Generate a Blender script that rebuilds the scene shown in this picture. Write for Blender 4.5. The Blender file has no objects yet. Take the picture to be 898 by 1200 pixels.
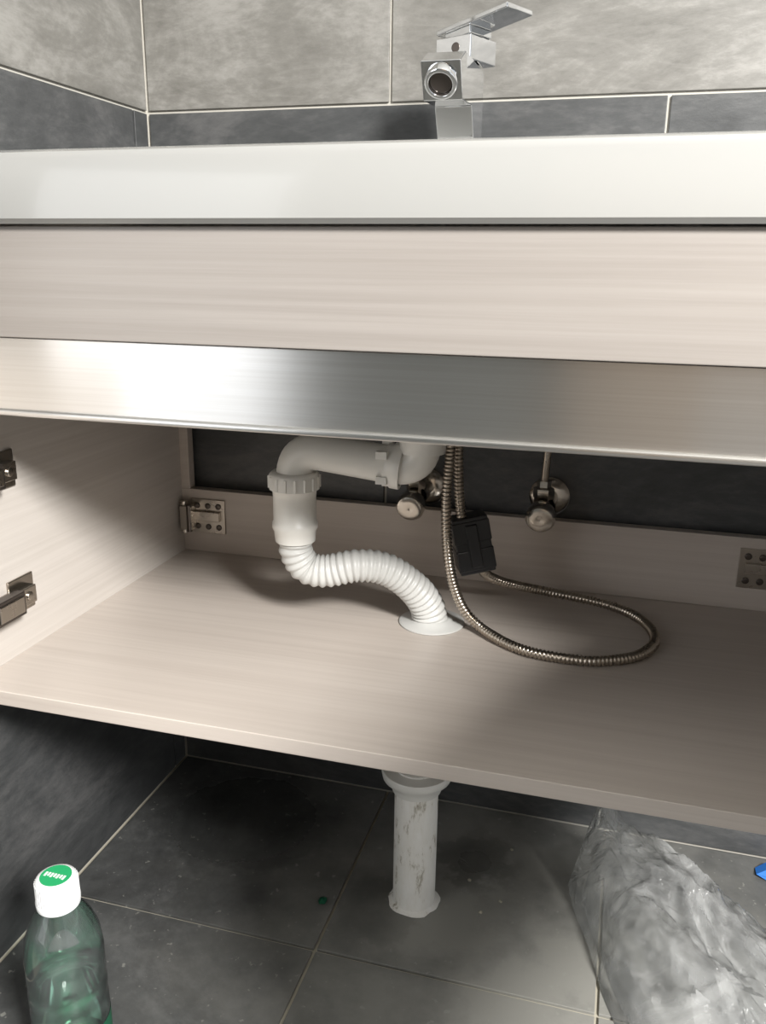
import bpy, math, random
from mathutils import Vector, Matrix, noise
random.seed(3)
S=bpy.context.scene
S.view_settings.view_transform='Standard'
# ------------------------------------------------------------------ helpers
class MB:
    def __init__(s): s.v=[];s.f=[];s.m=[];s.sm=[]
    def add(s,vs,fs,mi=0,smooth=False):
        o=len(s.v); s.v+= [tuple(v) for v in vs]
        for f in fs: s.f.append([o+i for i in f]); s.m.append(mi); s.sm.append(smooth)
    def box(s,x0,x1,y0,y1,z0,z1,mi=0,M=None):
        vs=[Vector((x,y,z)) for x in(x0,x1) for y in(y0,y1) for z in(z0,z1)]
        if M: vs=[M@v for v in vs]
        s.add(vs,[(0,1,3,2),(4,6,7,5),(0,4,5,1),(2,3,7,6),(0,2,6,4),(1,5,7,3)],mi)
    def sweep(s,pts,rf,seg=16,mi=0,cap=True):
        pts=[Vector(p) for p in pts]; n=len(pts)
        t=[(pts[min(i+1,n-1)]-pts[max(i-1,0)]).normalized() for i in range(n)]
        a=Vector((0,0,1)) if abs(t[0].z)<.9 else Vector((1,0,0))
        u=(a-t[0]*a.dot(t[0])).normalized(); vs=[];L=0
        for i in range(n):
            if i: L+=(pts[i]-pts[i-1]).length
            u=(u-t[i]*u.dot(t[i])).normalized(); w=t[i].cross(u)
            r=rf(i,L) if callable(rf) else rf
            for k in range(seg):
                an=2*math.pi*k/seg; vs.append(pts[i]+(u*math.cos(an)+w*math.sin(an))*r)
        fs=[(i*seg+k,i*seg+(k+1)%seg,(i+1)*seg+(k+1)%seg,(i+1)*seg+k) for i in range(n-1) for k in range(seg)]
        s.add(vs,fs,mi,True)
        if cap:
            s.add(vs[:seg],[tuple(range(seg))[::-1]],mi); s.add(vs[-seg:],[tuple(range(seg))],mi)
    def lathe(s,o,d,prof,seg=32,mi=0):
        o=Vector(o); d=Vector(d).normalized()
        a=Vector((0,0,1)) if abs(d.z)<.9 else Vector((1,0,0))
        u=(a-d*a.dot(d)).normalized(); w=d.cross(u); vs=[]
        for (h,r) in prof:
            for k in range(seg):
                an=2*math.pi*k/seg; vs.append(o+d*h+(u*math.cos(an)+w*math.sin(an))*max(r,1e-5))
        n=len(prof)
        fs=[(i*seg+k,i*seg+(k+1)%seg,(i+1)*seg+(k+1)%seg,(i+1)*seg+k) for i in range(n-1) for k in range(seg)]
        s.add(vs,fs,mi,True)
    def prism(s,poly,x0,x1,mi=0):
        n=len(poly); vs=[(x0,y,z) for y,z in poly]+[(x1,y,z) for y,z in poly]
        fs=[tuple(range(n)),tuple(range(n,2*n))[::-1]]+[(i,i+n,(i+1)%n+n,(i+1)%n) for i in range(n)]
        s.add(vs,fs,mi)
    def obj(s,name,mats,parent=None,bevel=0,auto=40):
        me=bpy.data.meshes.new(name); me.from_pydata(s.v,[],s.f)
        for m in mats: me.materials.append(m)
        for p,mi,sm in zip(me.polygons,s.m,s.sm): p.material_index=mi; p.use_smooth=sm
        import bmesh
        b=bmesh.new(); b.from_mesh(me); bmesh.ops.recalc_face_normals(b,faces=b.faces)
        for e in b.edges:
            if len(e.link_faces)==2 and e.calc_face_angle(0)>math.radians(auto): e.smooth=False
        b.to_mesh(me); b.free()
        o=bpy.data.objects.new(name,me); S.collection.objects.link(o)
        if parent: o.parent=parent
        if bevel:
            md=o.modifiers.new('bev','BEVEL'); md.width=bevel; md.segments=3; md.limit_method='ANGLE'; md.angle_limit=math.radians(35)
        return o
def empty(name):
    e=bpy.data.objects.new(name,None); S.collection.objects.link(e); e.empty_display_size=.05; return e
def catmull(P,n=12):
    P=[Vector(p) for p in P]; Q=[P[0]*2-P[1]]+P+[P[-1]*2-P[-2]]; out=[]
    for i in range(1,len(Q)-2):
        for k in range(n):
            t=k/n; a,b,c,d=Q[i-1],Q[i],Q[i+1],Q[i+2]
            out.append(.5*((2*b)+(c-a)*t+(2*a-5*b+4*c-d)*t*t+(3*b-a-3*c+d)*t**3))
    out.append(P[-1]); return out
def resample(P,step):
    out=[P[0].copy()]; acc=0
    for i in range(1,len(P)):
        a,b=P[i-1],P[i]; L=(b-a).length
        while acc+L>=step:
            k=(step-acc)/L; a=a+(b-a)*k; out.append(a.copy()); L=(b-a).length; acc=0
            if L<1e-9: break
        acc+=L
    return out
def fillet(P,r,n=10):
    P=[Vector(p) for p in P]; out=[P[0]]
    for i in range(1,len(P)-1):
        a=P[i]+(P[i-1]-P[i]).normalized()*r; c=P[i]+(P[i+1]-P[i]).normalized()*r
        for k in range(n+1):
            t=k/n; out.append(a*(1-t)**2+P[i]*2*t*(1-t)+c*t*t)
    out.append(P[-1]); return out
# ------------------------------------------------------------------ materials
def newmat(name):
    m=bpy.data.materials.new(name); m.use_nodes=True; nt=m.node_tree
    return m,nt,nt.nodes,nt.links,nt.nodes['Principled BSDF']
def simple(name,col,rough=.4,metal=0,coat=0,spec=.5):
    m,nt,N,L,B=newmat(name); B.inputs['Base Color'].default_value=(*col,1); B.inputs['Roughness'].default_value=rough
    B.inputs['Metallic'].default_value=metal; B.inputs['Coat Weight'].default_value=coat; B.inputs['Specular IOR Level'].default_value=spec
    tn=N.new('ShaderNodeTexNoise'); tn.inputs['Scale'].default_value=40; tn.inputs['Detail'].default_value=4
    co=N.new('ShaderNodeTexCoord'); L.new(co.outputs['Object'],tn.inputs['Vector'])
    mr=N.new('ShaderNodeMapRange'); mr.inputs[3].default_value=rough*.85; mr.inputs[4].default_value=rough*1.15
    L.new(tn.outputs[0],mr.inputs[0]); L.new(mr.outputs[0],B.inputs['Roughness'])
    return m
def ramp(N,stops):
    r=N.new('ShaderNodeValToRGB'); e=r.color_ramp.elements
    while len(e)<len(stops): e.new(.5)
    for i,(p,c) in enumerate(stops): e[i].position=p; e[i].color=(*c,1)
    return r
def wood(name,scale,a=(.53,.465,.42),b=(.66,.60,.555),rough=.38):
    m,nt,N,L,B=newmat(name); co=N.new('ShaderNodeTexCoord'); mp=N.new('ShaderNodeMapping'); mp.inputs['Scale'].default_value=scale
    L.new(co.outputs['Object'],mp.inputs[0])
    t=N.new('ShaderNodeTexNoise'); t.inputs['Scale'].default_value=1; t.inputs['Detail'].default_value=9; t.inputs['Roughness'].default_value=.70; t.inputs['Distortion'].default_value=.25
    L.new(mp.outputs[0],t.inputs[0]); r=ramp(N,[(.32,a),(.5,tuple((x+y)/2 for x,y in zip(a,b))),(.68,b)]); L.new(t.outputs[0],r.inputs[0])
    L.new(r.outputs[0],B.inputs['Base Color']); B.inputs['Roughness'].default_value=rough
    bp=N.new('ShaderNodeBump'); bp.inputs['Strength'].default_value=.05; bp.inputs['Distance'].default_value=.002
    L.new(t.outputs[0],bp.inputs['Height']); L.new(bp.outputs[0],B.inputs['Normal'])
    return m
def blob(N,L,co,center,r0,r1,sc,a,b_):
    d=N.new('ShaderNodeVectorMath'); d.operation='DISTANCE'; d.inputs[1].default_value=center; L.new(co.outputs['Object'],d.inputs[0])
    mr=N.new('ShaderNodeMapRange'); mr.inputs[1].default_value=r0; mr.inputs[2].default_value=r1; mr.inputs[3].default_value=1; mr.inputs[4].default_value=0; L.new(d.outputs['Value'],mr.inputs[0])
    t3=N.new('ShaderNodeTexNoise'); t3.inputs['Scale'].default_value=sc; t3.inputs['Detail'].default_value=9; t3.inputs['Roughness'].default_value=.62; L.new(co.outputs['Object'],t3.inputs[0])
    m3=N.new('ShaderNodeMapRange'); m3.inputs[1].default_value=a; m3.inputs[2].default_value=b_
    ad=N.new('ShaderNodeMath'); ad.operation='MULTIPLY_ADD'; ad.inputs[1].default_value=.35; L.new(mr.outputs[0],ad.inputs[0]); L.new(t3.outputs[0],ad.inputs[2])
    L.new(ad.outputs[0],m3.inputs[0])
    mu=N.new('ShaderNodeMath'); mu.operation='MULTIPLY'; L.new(mr.outputs[0],mu.inputs[0]); L.new(m3.outputs[0],mu.inputs[1]); mu.use_clamp=True
    return mu.outputs[0]
def slate(name,cols,rough=.45,scale=3.0,stain=False,vein=.12):
    m,nt,N,L,B=newmat(name); co=N.new('ShaderNodeTexCoord'); mp=N.new('ShaderNodeMapping'); mp.inputs['Rotation'].default_value=(.3,.5,.45); mp.inputs['Scale'].default_value=(1,1,2.6)
    L.new(co.outputs['Object'],mp.inputs[0])
    t=N.new('ShaderNodeTexNoise'); t.inputs['Scale'].default_value=scale; t.inputs['Detail'].default_value=14; t.inputs['Roughness'].default_value=.70; t.inputs['Distortion'].default_value=.9
    L.new(mp.outputs[0],t.inputs[0])
    t2=N.new('ShaderNodeTexNoise'); t2.inputs['Scale'].default_value=45; t2.inputs['Detail'].default_value=8; t2.inputs['Roughness'].default_value=.7; L.new(mp.outputs[0],t2.inputs[0])
    mx=N.new('ShaderNodeMath'); mx.operation='MULTIPLY_ADD'; mx.inputs[1].default_value=.4; L.new(t2.outputs[0],mx.inputs[0]); L.new(t.outputs[0],mx.inputs[2])
    r=ramp(N,[(.54,cols[0]),(.70,cols[1]),(.86,cols[2])]); L.new(mx.outputs[0],r.inputs[0])
    col=r.outputs[0]; ro=N.new('ShaderNodeMapRange'); ro.inputs[3].default_value=rough*.7; ro.inputs[4].default_value=rough*1.3; L.new(t.outputs[0],ro.inputs[0])
    rout=ro.outputs[0]
    mv=N.new('ShaderNodeMapping'); mv.inputs['Rotation'].default_value=(.2,.35,.2); mv.inputs['Scale'].default_value=(2.2,2.2,9); L.new(co.outputs['Object'],mv.inputs[0])
    tv=N.new('ShaderNodeTexNoise'); tv.inputs['Scale'].default_value=1.6; tv.inputs['Detail'].default_value=8; tv.inputs['Distortion'].default_value=1.0; L.new(mv.outputs[0],tv.inputs[0])
    s1=N.new('ShaderNodeMath'); s1.operation='SUBTRACT'; s1.inputs[1].default_value=.5; L.new(tv.outputs[0],s1.inputs[0])
    s2=N.new('ShaderNodeMath'); s2.operation='ABSOLUTE'; L.new(s1.outputs[0],s2.inputs[0])
    s3=N.new('ShaderNodeMapRange'); s3.inputs[1].default_value=0; s3.inputs[2].default_value=.02; s3.inputs[3].default_value=vein; s3.inputs[4].default_value=0; L.new(s2.outputs[0],s3.inputs[0])
    mixv=N.new('ShaderNodeMix'); mixv.data_type='RGBA'; L.new(s3.outputs[0],mixv.inputs[0]); L.new(col,mixv.inputs[6]); mixv.inputs[7].default_value=(*[min(1,c*1.25) for c in cols[2]],1); col=mixv.outputs[2]
    if stain:
        f=blob(N,L,co,(-.07,.88,0),.10,.55,9,.42,.85)
        mix=N.new('ShaderNodeMix'); mix.data_type='RGBA'; L.new(f,mix.inputs[0]); L.new(col,mix.inputs[6]); mix.inputs[7].default_value=(.28,.275,.25,1); col=mix.outputs[2]
        ts=N.new('ShaderNodeTexNoise'); ts.inputs['Scale'].default_value=90; ts.inputs['Detail'].default_value=3; L.new(co.outputs['Object'],ts.inputs[0])
        sp=N.new('ShaderNodeMapRange'); sp.inputs[1].default_value=.66; sp.inputs[2].default_value=.70; sp.inputs[4].default_value=.6; L.new(ts.outputs[0],sp.inputs[0])
        mix=N.new('ShaderNodeMix'); mix.data_type='RGBA'; L.new(sp.outputs[0],mix.inputs[0]); L.new(col,mix.inputs[6]); mix.inputs[7].default_value=(.30,.30,.27,1); col=mix.outputs[2]
        for c_,r0,r1,k_,th in (((-.49,1.0,0),.08,.17,.62,.60),((-.14,1.0,0),.02,.09,.5,.62),((-.24,.87,0),.03,.09,.3,.62)):
            f=blob(N,L,co,c_,r0,r1,15,th,th+.08)
            f2=N.new('ShaderNodeMath'); f2.operation='MULTIPLY'; f2.inputs[1].default_value=k_; L.new(f,f2.inputs[0]); f=f2.outputs[0]
            mix=N.new('ShaderNodeMix'); mix.data_type='RGBA'; L.new(f,mix.inputs[0]); L.new(col,mix.inputs[6]); mix.inputs[7].default_value=(.028,.029,.028,1); col=mix.outputs[2]
            mq=N.new('ShaderNodeMix'); L.new(f,mq.inputs[0]); L.new(rout,mq.inputs[2]); mq.inputs[3].default_value=.15; rout=mq.outputs[0]
    L.new(col,B.inputs['Base Color']); L.new(rout,B.inputs['Roughness'])
    bp=N.new('ShaderNodeBump'); bp.inputs['Strength'].default_value=.15; bp.inputs['Distance'].default_value=.004; L.new(mx.outputs[0],bp.inputs['Height']); L.new(bp.outputs[0],B.inputs['Normal'])
    return m
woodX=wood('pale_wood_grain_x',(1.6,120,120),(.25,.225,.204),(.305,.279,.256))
woodY=wood('pale_wood_grain_y',(120,1.6,120),(.50,.46,.42),(.59,.55,.51))
woodP=wood('pale_wood_panel',(1.6,95,120),(.47,.415,.37),(.55,.495,.445),.32)
light=slate('tile_light_slate',[(.125,.12,.108),(.175,.169,.154),(.265,.257,.239)],.5,3.2)
dark=slate('tile_dark_slate',[(.042,.044,.045),(.062,.064,.065),(.10,.10,.10)],.4,3.5)
dfloor=slate('tile_floor_slate',[(.052,.053,.052),(.078,.080,.079),(.13,.132,.13)],.38,3.0,True)
grout=simple('grout',(.50,.48,.43),.9)
groutf=simple('grout_floor',(.44,.41,.33),.9)
ceram=simple('white_ceramic',(.315,.313,.30),.16,0,.3)
pvc=simple('white_pvc',(.72,.71,.67),.32)
hosepl=simple('corrugated_plastic',(.54,.54,.52),.38)
chrome=simple('chrome',(.86,.87,.88),.05,1)
steel=simple('steel_hose',(.44,.39,.33),.28,1)
nickel=simple('hinge_metal',(.45,.41,.36),.28,1)
brass=simple('valve_metal',(.62,.58,.52),.2,1)
blackp=simple('black_plastic',(.008,.008,.009),.3)
darkm=simple('dark_hinge',(.10,.085,.075),.3,.8)
paint=simple('ceiling_paint',(.8,.8,.78),.9)
fpaint=simple('front_wall_paint',(.12,.125,.12),.8)
doorm=wood('reflection_door_wood',(40,40,1.5),(.22,.175,.135),(.29,.23,.18),.5)  # brown for the unseen door added to tint the strip's reflection
capm=simple('cap_white',(.74,.75,.75),.3)
green=simple('green_print',(.02,.33,.12),.4)
dgreen=simple('dark_green_label',(.01,.10,.05),.4)
blue=simple('blue_plastic',(.02,.16,.55),.4)
m,nt,N,L,B=newmat('dirty_pvc'); co=N.new('ShaderNodeTexCoord'); mp=N.new('ShaderNodeMapping'); mp.inputs['Scale'].default_value=(60,60,18); L.new(co.outputs['Object'],mp.inputs[0])
t=N.new('ShaderNodeTexNoise'); t.inputs['Scale'].default_value=1; t.inputs['Detail'].default_value=6; t.inputs['Roughness'].default_value=.75; L.new(mp.outputs[0],t.inputs[0])
r=ramp(N,[(.33,(.30,.28,.22)),(.39,(.52,.49,.42)),(.45,(.82,.80,.75)),(.7,(.89,.88,.85))]); L.new(t.outputs[0],r.inputs[0]); L.new(r.outputs[0],B.inputs['Base Color']); B.inputs['Roughness'].default_value=.6; dirty=m
m,nt,N,L,B=newmat('brushed_aluminium'); co=N.new('ShaderNodeTexCoord'); mp=N.new('ShaderNodeMapping'); mp.inputs['Scale'].default_value=(2.5,200,420); L.new(co.outputs['Object'],mp.inputs[0])
t=N.new('ShaderNodeTexNoise'); t.inputs['Scale'].default_value=1; t.inputs['Detail'].default_value=5; L.new(mp.outputs[0],t.inputs[0])
r=ramp(N,[(.3,(.74,.72,.69)),(.7,(.81,.795,.77))]); L.new(t.outputs[0],r.inputs[0]); L.new(r.outputs[0],B.inputs['Base Color'])
cx=N.new('ShaderNodeCombineXYZ'); cx.inputs[2].default_value=1; L.new(cx.outputs[0],B.inputs['Tangent'])
B.inputs['Anisotropic'].default_value=.95; B.inputs['Metallic'].default_value=1; B.inputs['Roughness'].default_value=.28; alu=m
def clear(name,tint,gl=.25,rough=.05,fog=0,bump=0,fogcol=(.8,.85,.85)):
    m,nt,N,L,B=newmat(name); N.remove(B); out=N['Material Output']
    tr=N.new('ShaderNodeBsdfTransparent'); tr.inputs[0].default_value=(*tint,1); g=N.new('ShaderNodeBsdfGlossy'); g.inputs['Roughness'].default_value=rough
    lw=N.new('ShaderNodeLayerWeight'); lw.inputs[0].default_value=gl
    co=N.new('ShaderNodeTexCoord'); t=N.new('ShaderNodeTexNoise'); t.inputs['Scale'].default_value=14; t.inputs['Detail'].default_value=5; t.inputs['Distortion'].default_value=1.5; L.new(co.outputs['Object'],t.inputs[0])
    base=tr.outputs[0]
    if fog:
        d=N.new('ShaderNodeBsdfDiffuse'); d.inputs[0].default_value=(*fogcol,1); tl=N.new('ShaderNodeBsdfTranslucent'); tl.inputs[0].default_value=(*fogcol,1)
        ad=N.new('ShaderNodeMixShader'); ad.inputs[0].default_value=.4; L.new(d.outputs[0],ad.inputs[1]); L.new(tl.outputs[0],ad.inputs[2])
        mr=N.new('ShaderNodeMapRange'); mr.inputs[1].default_value=.35; mr.inputs[2].default_value=.7; mr.inputs[3].default_value=fog*.4; mr.inputs[4].default_value=fog*1.6; L.new(t.outputs[0],mr.inputs[0])
        ms=N.new('ShaderNodeMixShader'); L.new(mr.outputs[0],ms.inputs[0]); L.new(tr.outputs[0],ms.inputs[1]); L.new(ad.outputs[0],ms.inputs[2]); base=ms.outputs[0]
    mx=N.new('ShaderNodeMixShader'); L.new(lw.outputs['Fresnel'],mx.inputs[0]); L.new(base,mx.inputs[1]); L.new(g.outputs[0],mx.inputs[2]); L.new(mx.outputs[0],out.inputs[0])
    if bump:
        v=N.new('ShaderNodeTexVoronoi'); v.feature='DISTANCE_TO_EDGE'; v.inputs['Scale'].default_value=24
        wn=N.new('ShaderNodeMix'); wn.data_type='RGBA'; wn.inputs[0].default_value=.12; L.new(co.outputs['Object'],wn.inputs[6]); L.new(t.outputs['Color'],wn.inputs[7]); L.new(wn.outputs[2],v.inputs['Vector'])
        bp=N.new('ShaderNodeBump'); bp.inputs['Strength'].default_value=bump; bp.inputs['Distance'].default_value=.01; L.new(v.outputs['Distance'],bp.inputs['Height'])
        L.new(bp.outputs[0],g.inputs['Normal']); L.new(bp.outputs[0],lw.inputs['Normal'])
    return m
petm=clear('clear_pet',(.95,.98,.97),.35,.04,.08)
waterm=clear('green_water',(.60,.84,.72),.3,.02,.22,0,(.12,.40,.25))
bagm=clear('clear_plastic_film',(.985,.99,.99),.17,.10,.20,.6,(.95,.96,.95))
# ------------------------------------------------------------------ room
XL,YB=-.65,1.126
def tiles_back(x1=2.0,g=.002):
    b=MB(); b.box(XL-.05,x1,YB+.004,YB+.08,-.02,2.42,0)
    k=-3
    while .992+k*.333<2.4:
        z0=max(0,.992+k*.333); z1=min(2.4,.992+(k+1)*.333)
        off=-.309 if k%2==0 else .026
        x=off-.667*3
        mi=1 if k>=0 else 2
        while x<x1:
            a=max(x,XL); c=min(x+.667,x1)
            if a-XL<.03: a=XL
            if c-a>.02: b.box(a+g,c-g,YB,YB+.006,z0+g,z1-g,mi)
            x+=.667
        k+=1
    return b.obj('wall_back',[grout,light,dark],bevel=.0008)
tiles_back()
def tiles_left(y0=.42,g=.002):
    b=MB(); b.box(XL-.08,XL-.004,y0,YB+.06,-.02,2.42,0)
    k=-3
    while .992+k*.333<2.4:
        z0=max(0,.992+k*.333); z1=min(2.4,.992+(k+1)*.333)
        off=.757 if k%2==0 else 1.09
        y=off-.667*4; mi=1 if k>=0 else 2
        while y<YB:
            a=max(y,y0); c=min(y+.667,YB)
            if c-a>.01: b.box(XL-.006,XL,a+g,c-g,z0+g,z1-g,mi)
            y+=.667
        k+=1
    return b.obj('wall_left',[grout,light,dark],bevel=.0008)
tiles_left()
b=MB(); b.box(-2.2,2.0,-2.2,YB+.06,-.06,-.004,0); g=.0022
for i in range(-6,8):
    for j in range(-9,1):
        a0=-.298+i*.333; y=.79+j*.338; a1=a0+.333
        if y+.338>.42 and a1<XL+.03: continue
        if y+.338>.42 and a0<XL+.03: a0=XL
        b.box(a0+g,min(a1,2.0)-g,y+g,y+.338-g,-.005,0,1)
b.obj('floor',[groutf,dfloor],bevel=.0006)
b=MB(); b.box(-2.2,2.0,-2.2,YB+.08,2.42,2.5); b.obj('ceiling',[paint])
b=MB(); b.box(-1.15,2.0,-1.70,-1.60,-.004,2.42,0); b.box(-1.17,-1.15,-1.71,-1.59,-.004,2.42,1); b.obj('wall_front',[fpaint,paint])
b=MB(); b.box(-.12,.75,-1.598,-1.56,.002,2.05); b.box(-.18,-.12,-1.598,-1.545,.0,2.11); b.box(.75,.81,-1.598,-1.545,.0,2.11); b.box(-.12,.75,-1.598,-1.545,2.05,2.11)
b.box(-.02,.65,-1.56,-1.552,.15,.95); b.box(-.02,.65,-1.56,-1.552,1.1,1.95); b.sweep([(-.07,-1.56,1.0),(-.07,-1.51,1.0),(.03,-1.51,1.0)],.009,10)
b.obj('added_reflection_door',[doorm],bevel=.003)  # unseen door, added so the aluminium profile reflects brown on the right
# ------------------------------------------------------------------ vanity
V=empty('bathroom_vanity_cabinet')
CX0,CX1=-.615,.225
def part(name,boxes,mat,bev=.001):
    b=MB()
    for q in boxes: b.box(*q)
    return b.obj(name,[mat],V,bev)
part('side_panel_left',[(-.645,CX0,.643,1.118,.364,.82)],woodY)
part('side_panel_right',[(CX1,CX1+.018,.643,1.118,.364,.82)],woodY)
part('bottom_panel',[(CX0,CX1,.643,1.118,.364,.38)],woodP)
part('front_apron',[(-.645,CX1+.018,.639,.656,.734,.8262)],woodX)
part('back_rail',[(CX0,CX1,1.098,1.114,.38,.476),(CX0,CX0+.014,1.098,1.114,.476,.80),(CX1-.014,CX1,1.098,1.114,.476,.80)],woodP)
part('door_panel_left',[(-.665,-.647,.27,.632,.366,.725)],woodY)
b=MB(); MD=Matrix.Translation((.247,.630,0))@Matrix.Rotation(math.radians(-22),4,'Z')
b.box(0,.018,-.42,0,.366,.728,0,MD); b.obj('door_panel_right',[woodY],V,.001)
b=MB(); b.box(-.645,CX1+.018,.646,.650,.668,.733); b.box(-.645,CX1+.018,.646,.68,.664,.668)
b.sweep([(-.645,.6455,.6665),(CX1+.018,.6455,.6665)],.0032,12)
b.obj('aluminium_handle_profile',[alu],V,.0006)
def hinge(x,y,z,sx):
    b=MB()
    b.box(x-.027,x+.027,y-.003,y,z-.026,z+.026)
    for dx in(-.017,.0,.017):
        for dz in(-.016,.016):
            b.lathe((x+dx,y-.003,z+dz),(0,-1,0),[(0,.0045),(.0015,.0045),(.002,.003),(.002,0)],12,1)
    b.box(x-.02,x+.02,y-.009,y-.003,z-.006,z+.008)
    b.box(x+sx*.018,x+sx*.036,y-.022,y-.002,z-.018,z+.018)
    b.sweep([(x+sx*.034,y-.012,z-.024),(x+sx*.034,y-.012,z+.024)],.006,12)
    b.sweep([(x+sx*.022,y-.02,z-.02),(x+sx*.022,y-.02,z+.02)],.004,12,1)
    b.obj('hinge_rear',[nickel,darkm],V,.0008)
hinge(-.572,1.098,.4365,-1); hinge(.190,1.098,.4365,1)
def hinge2(y,z):
    b=MB(); x=CX0
    b.box(x,x+.003,y-.01,y+.03,z-.020,z+.020)
    b.box(x+.003,x+.014,y-.03,y+.02,z-.010,z+.010)
    b.box(x+.010,x+.022,y-.055,y-.008,z-.013,z+.013,1)
    b.box(x+.022,x+.024,y-.05,y-.012,z-.009,z+.009)
    b.sweep([(x+.012,y-.05,z-.014),(x+.012,y-.05,z+.014)],.006,12)
    b.lathe((x+.014,y+.008,z),(1,0,0),[(0,.005),(.002,.005),(.0025,.003),(.0025,0)],12)
    b.obj('hinge_front',[nickel,darkm],V,.001)
hinge2(.722,.447); hinge2(.712,.588)
# ------------------------------------------------------------------ washbasin top
b=MB(); z0,z1=.8276,.8845; X0,X1,Y0,Y1=-.648,.262,.628,1.122; hx0,hx1,hy0,hy1=-.44,.04,.69,.95
def rring(x0,x1,y0,y1,z,r,n=6):
    o=[]
    for cx,cy,a in((x1-r,y1-r,0),(x0+r,y1-r,90),(x0+r,y0+r,180),(x1-r,y0+r,270)):
        for k in range(n+1):
            an=math.radians(a+90*k/n); o.append(Vector((cx+r*math.cos(an),cy+r*math.sin(an),z)))
    return o
rings=[rring(X0+.004,X1-.004,Y0+.004,Y1,z0,.006),rring(X0,X1,Y0,Y1,z0+.004,.008),rring(X0,X1,Y0,Y1,z1-.008,.008),rring(X0+.0025,X1-.0025,Y0+.0025,Y1,z1-.0025,.008),rring(X0+.008,X1-.008,Y0+.008,Y1,z1,.008),
 rring(hx0,hx1,hy0,hy1,z1,.03),rring(hx0+.006,hx1-.006,hy0+.006,hy1-.006,z1-.006,.03),rring(hx0+.03,hx1-.03,hy0+.02,hy1-.015,.79,.04),rring(-.25,-.15,.83,.93,.765,.045),rring(-.215,-.185,.865,.895,.762,.014)]
outer=[rring(-.235,-.165,.845,.915,.75,.03),rring(hx0+.015,hx1-.015,hy0+.005,hy1,.778,.04),rring(hx0-.01,hx1+.01,hy0-.01,hy1+.01,z0,.03)]
allr=outer+rings
n=len(rings[0]); vs=[v for r_ in allr for v in r_]
fs=[(i*n+k,i*n+(k+1)%n,(i+1)*n+(k+1)%n,(i+1)*n+k) for i in range(len(allr)-1) for k in range(n)]
fs.append(tuple(range(n))[::-1]); fs.append(tuple(range((len(allr)-1)*n,len(allr)*n)))
b.add(vs,fs,0,True); b.lathe((-.2,.88,.763),(0,0,1),[(0,.024),(.003,.024),(.005,.018),(.004,0)],24,1)
b.obj('washbasin_countertop',[ceram,chrome],auto=35)
# ------------------------------------------------------------------ faucet
b=MB(); fx=-.196
b.prism([(1.034,.886),(.990,.886),(.984,.930),(.966,.960),(.914,.957),(.897,.990),(.925,1.003),(.975,1.004),(1.034,1.004)],fx-.020,fx+.020)
b.box(fx-.026,fx+.026,.974,1.036,.8845,.892)
M=Matrix.Translation((fx+.004,1.000,1.005))@Matrix.Rotation(math.radians(-24),4,'Z')
b.box(-.021,.024,-.024,.024,0,.024,0,M)
M2=Matrix.Translation((fx+.002,.996,1.034))@Matrix.Rotation(math.radians(-28),4,'Z')@Matrix.Rotation(math.radians(-8),4,'Y')
b.box(-.010,.024,-.018,.018,-.008,.0,0,M2)
b.box(-.018,.074,-.022,.022,0,.005,0,M2)
b.lathe(M@Vector((.005,-.024,.013)),(-.3,-1,0),[(0,.005),(.001,.005),(.001,.0)],16,1)
d=Vector((0,-.75,-.66))
b.lathe(Vector((fx-.0,.908,.976)),d,[(0,.0165),(.010,.0165),(.0115,.0155),(.0115,.012),(.006,.0115),(.006,0)],32,0)
b.lathe(Vector((fx-.0,.908,.976))+d*.0065,d,[(0,.0113),(.001,.0113),(.001,0)],24,1)
b.obj('basin_faucet',[chrome,darkm],bevel=.0015)
# ------------------------------------------------------------------ drain trap
b=MB()
P=fillet([(-.2,.88,.749),(-.2,.88,.584),(-.344,.87,.602),(-.345,.87,.55)],.034,12)
b.sweep(P,.0208,28)
b.lathe((-.2,.88,.7495),(0,0,-1),[(0,.02),(0,.03),(.012,.03),(.013,.034),(.035,.034),(.038,.026),(.08,.026),(.108,.026),(.110,.029),(.128,.029),(.130,.0255),(.145,.025),(.145,.02)],32)
dd=Vector((-.144,-.01,.018)).normalized()
b.lathe(Vector((-.2,.88,.584))+dd*.022,dd,[(0,.0215),(0,.0255),(.010,.0255),(.012,.0235),(.018,.0235),(.018,.0205)],28)
for k in range(5):
    an=k*1.257; c=Vector((-.2,.88,.584))+dd*.040; q=c+Vector((0,math.cos(an)*.0235,math.sin(an)*.0235)); b.box(q.x-.006,q.x+.006,q.y-.004,q.y+.004,q.z-.004,q.z+.004)
b.lathe((-.345,.87,.575),(0,0,-1),[(0,.0205),(.001,.026),(.004,.0285),(.020,.0285),(.022,.025),(.030,.0245),(.058,.0245),(.060,.0260),(.066,.0260),(.070,.024),(.082,.023),(.083,.018)],32)
for k in range(16):
    an=2*math.pi*k/16; c=Vector((-.345+.0283*math.cos(an),.87+.0283*math.sin(an),.563)); b.box(c.x-.0013,c.x+.0013,c.y-.0013,c.y+.0013,.556,.570)
H=resample(catmull([(-.345,.87,.498),(-.3445,.871,.478),(-.334,.876,.459),(-.312,.881,.455),(-.275,.89,.4625),(-.245,.904,.456),(-.2185,.921,.432),(-.203,.935,.405),(-.199,.940,.382)],20),.0009)
def rf(i,L):
    r=.0172+.0024*(.5+.5*math.cos(2*math.pi*L/.0078))**.7
    return r*(1.0+ .12*max(0,(L-.17)/.06))
b.sweep(H,rf,28,1)
b.lathe((-.197,.941,.3805),(0,0,1),[(0,.040),(.0015,.040),(.003,.037),(.004,.026),(.007,.024),(.007,.018)],36,1)
b.obj('sink_drain_trap',[pvc,hosepl],auto=60)
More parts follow.
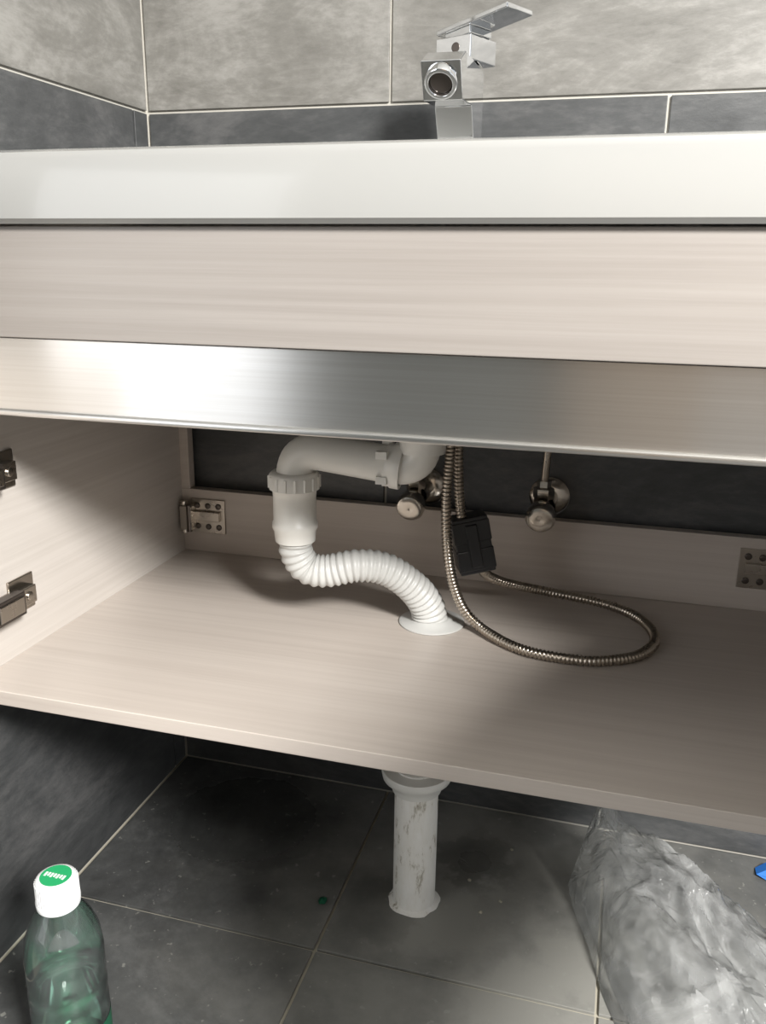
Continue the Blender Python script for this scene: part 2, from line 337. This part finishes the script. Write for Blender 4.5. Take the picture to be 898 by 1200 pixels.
# standpipe
b=MB(); b.lathe((-.203,.908,0),(0,0,1),[(0,.0),(0,.0275),(.2,.0275),(.2,.018)],36,0)
b.lathe((-.203,.908,.168),(0,0,1),[(0,.0277),(0,.031),(.004,.032),(.012,.034),(.018,.043),(.026,.0445),(.029,.043),(.030,.022),(.195,.019),(.195,.0)],36,1)
o=b.obj('floor_drain_standpipe',[dirty,pvc],auto=50)
b=MB(); n1=40; vs=[]
for k in range(n1):
    an=2*math.pi*k/n1; rr=.0335+.005*noise.noise(Vector((math.cos(an)*2,math.sin(an)*2,3))); vs.append(Vector((-.203+rr*math.cos(an),.908+rr*math.sin(an),.0005)))
for k in range(n1):
    an=2*math.pi*k/n1; rr=.0277; vs.append(Vector((-.203+rr*math.cos(an),.908+rr*math.sin(an),.004)))
b.add(vs,[(k,(k+1)%n1,n1+(k+1)%n1,n1+k) for k in range(n1)],0,True); b.obj('mortar_ring',[dirty],o)
# ------------------------------------------------------------------ steel hose loop
hp=[(-.177,.922,.745),(-.177,.92,.607),(-.178,.91,.54),(-.1725,.912,.4677),(-.1596,.922,.4177),(-.138,.923,.392),(-.105,.897,.387),(-.072,.878,.3868),(-.03,.873,.3868),(.005,.878,.3868),(.045,.905,.3868),(.064,.955,.3868),(.047,1.012,.3868),(.005,1.045,.3875),(-.0695,1.04,.398),(-.12,1.0,.4195),(-.143,.97,.444),(-.1535,.95,.4845),(-.166,.94,.523),(-.172,.94,.604),(-.173,.945,.74)]
b=MB(); Hs=resample(catmull(hp,16),.0011)
b.sweep(Hs,lambda i,L:.0055+.0009*math.cos(2*math.pi*L/.0045),12)
M=Matrix.Translation((-.153,.948,.4845))@Matrix.Rotation(math.radians(-12),4,'Y')@Matrix.Rotation(math.radians(20),4,'Z')
ho=b.obj('flexible_steel_hose',[steel],auto=80)
b=MB()
b.box(-.021,.021,-.016,.016,-.034,.034,0,M)
b.box(-.0222,.0222,-.0172,.0172,-.030,-.004,0,M); b.box(-.0222,.0222,-.0172,.0172,.004,.030,0,M)
b.box(-.007,.007,-.0195,-.016,-.026,.026,0,M)
b.obj('hose_weight',[blackp],ho,bevel=.003)
# ------------------------------------------------------------------ angle valves
def valve(x,z,up):
    b=MB()
    b.lathe((x+.004,1.125,z),(0,-1,0),[(0,.027),(.003,.027),(.008,.022),(.010,.012),(.055,.012)],32)
    b.lathe((x,1.072,z-.016),(0,0,1),[(0,0),(0,.012),(.026,.012),(.028,.0135),(.040,.0135),(.042,.009),(.050,.009),(.050,0)],6)
    b.lathe((x,1.072,z-.004),(0,-1,-.15),[(0,.010),(.014,.010),(.014,.0165),(.018,.019),(.030,.019),(.035,.016),(.037,.009),(.035,0)],28)
    b.sweep(catmull([(x,1.072,z+.03),(x+up[0]*.3,1.068,z+.08),(x+up[0],1.06,z+.22)],10),.005 if up[1] else .0028,12,1)
    return b.obj('angle_valve',[brass,steel if up[1] else pvc],auto=35)
valve(-.083,.502,(.008,True)); valve(-.252,.502,(-.02,False))
# ------------------------------------------------------------------ bottle
bx,by=-.472,.566
b=MB()
body=[(0,0),(.002,.030),(.006,.0345),(.015,.037),(.030,.037),(.034,.0355),(.038,.037),(.100,.037),(.104,.0355),(.108,.037),(.120,.037),(.125,.0355),(.131,.037),(.158,.0368),(.178,.0345),(.193,.029),(.205,.022),(.212,.0175),(.217,.0165),(.225,.0165)]
b.lathe((bx,by,0),(0,0,1),body,48,0)
b.lathe((bx,by,0),(0,0,1),[(.004,0)]+[(h,r_-.0015) for h,r_ in body[1:12] if h>.003]+[(.118,.0355),(.118,0)],48,1)
b.lathe((bx,by,0),(0,0,1),[(.042,.0374),(.080,.0374)],48,4)
b.lathe((bx,by,-.007),(0,0,1),[(.220,.0168),(.220,.020),(.226,.0205),(.227,.0195),(.246,.0193),(.249,.018),(.250,.015),(.250,0)],48,3)
for k in range(40):
    an=2*math.pi*k/40; b.sweep([(bx+.0194*math.cos(an),by+.0194*math.sin(an),.2205),(bx+.0192*math.cos(an),by+.0192*math.sin(an),.2395)],.0007,5,3)
b.lathe((bx,by,.2432),(0,0,1),[(0,.0145),(.0003,.0145),(.0003,.0)],32,2)
for k in range(7): b.box(bx-.011+k*.0032,bx-.009+k*.0032,by-.0035+(k%2)*.001,by+.002,.2435,.2438,3)
b.obj('water_bottle',[petm,waterm,green,capm,dgreen],auto=60)
# ------------------------------------------------------------------ plastic bag
out=[(-.01,.99),(.0,.93),(.025,.87),(.045,.82),(.09,.74),(.16,.70),(.25,.71),(.29,.78),(.28,.87),(.235,.93),(.19,.98),(.14,1.03),(.08,1.05),(.03,1.04)]
O=catmull([(x,y,0) for x,y in out]+[(out[0][0],out[0][1],0)],10)[:-1]
C=Vector((.115,.90,0)); R=48; nO=len(O); b=MB()
def ridge(v): return 1-abs(noise.noise(v))*2
for layer,(hs,sd,inset) in enumerate(((1,0,1),(.62,31,.86))):
    vs=[]
    for j in range(R+1):
        s_=j/R
        for k,p in enumerate(O):
            q=C+(p-C)*(s_**.8 if s_>0 else 0)*inset
            h=.056*(1-s_**2.0)
            pk=math.exp(-((q.x-.02)**2+(q.y-.975)**2)/.0014)*.104+math.exp(-((q.x-.09)**2+(q.y-.94)**2)/.006)*.030
            wv=Vector((noise.noise(Vector((q.x*7,q.y*7,3+sd))),noise.noise(Vector((q.x*7,q.y*7,8+sd))),0))*.035
            w_=q+wv
            A=(w_.x*.65-w_.y*.75); Bc=(w_.x*.75+w_.y*.65)
            nz=ridge(Vector((A*6,Bc*17,1+sd)))*.024+ridge(Vector((A*20,Bc*34,5+sd)))*.014+ridge(Vector((A*48,Bc*52,9+sd)))*.005
            z=max(.001,(h+pk*(1-s_**6))*hs+nz*(1-s_**5))
            vs.append(Vector((q.x,q.y,z))+wv*.4*s_)
    fs=[(j*nO+k,j*nO+(k+1)%nO,(j+1)*nO+(k+1)%nO,(j+1)*nO+k) for j in range(R) for k in range(nO)]
    b.add(vs,fs,0,True)
b.obj('plastic_bag',[bagm],auto=30)
def scrap(name,x,y,r_,mat,z=.001):
    b=MB(); n_=7; vs=[Vector((x,y,z+r_*.5))]
    for k in range(n_):
        an=2*math.pi*k/n_; q=r_*(.6+.5*random.random()); vs.append(Vector((x+q*math.cos(an),y+q*math.sin(an),z+random.random()*r_*.3)))
    b.add(vs,[(0,1+k,1+(k+1)%n_) for k in range(n_)]+[tuple(range(1,n_+1))]); b.obj(name,[mat])
scrap('green_plastic_scrap',-.316,.87,.008,dgreen)
scrap('blue_plastic_scrap',.256,1.09,.022,blue)
for i in range(4): scrap('mortar_crumb',-.15+random.uniform(-.1,.12),1.0+random.uniform(-.1,.06),.003,groutf)
# ------------------------------------------------------------------ light
w=bpy.data.worlds.new('W'); S.world=w; w.use_nodes=True; bg=w.node_tree.nodes['Background']; bg.inputs[0].default_value=(.92,.96,1,1); bg.inputs[1].default_value=.82
def area(name,loc,tgt,size,e,col):
    l=bpy.data.lights.new(name,'AREA'); l.shape='RECTANGLE'; l.size=size[0]; l.size_y=size[1]; l.energy=e; l.color=col
    o=bpy.data.objects.new(name,l); S.collection.objects.link(o); o.location=loc
    o.rotation_euler=(Vector(tgt)-Vector(loc)).to_track_quat('-Z','Y').to_euler()
area('window_daylight',(1.2,-.80,1.84),(-.3,.75,.45),(.40,.45),146,(1,.98,.95))
area('strip_reflection_fill',(-2.05,-1.9,1.1),(-.2,.9,.7),(1.3,1.9),14,(.97,.98,1))  # added fill light, gives the aluminium profile its bright left reflection
# ------------------------------------------------------------------ camera
c=bpy.data.cameras.new('cam'); co=bpy.data.objects.new('camera',c); S.collection.objects.link(co)
c.sensor_fit='VERTICAL'; c.sensor_height=36; c.sensor_width=36; c.lens=997/1200*36; c.clip_start=.01
M=Matrix(((.9628,-.0868,.2560,0),(.2700,.2672,-.9250,0),(.0118,.9597,.2808,.8),(0,0,0,1)))
co.matrix_world=M
S.camera=co
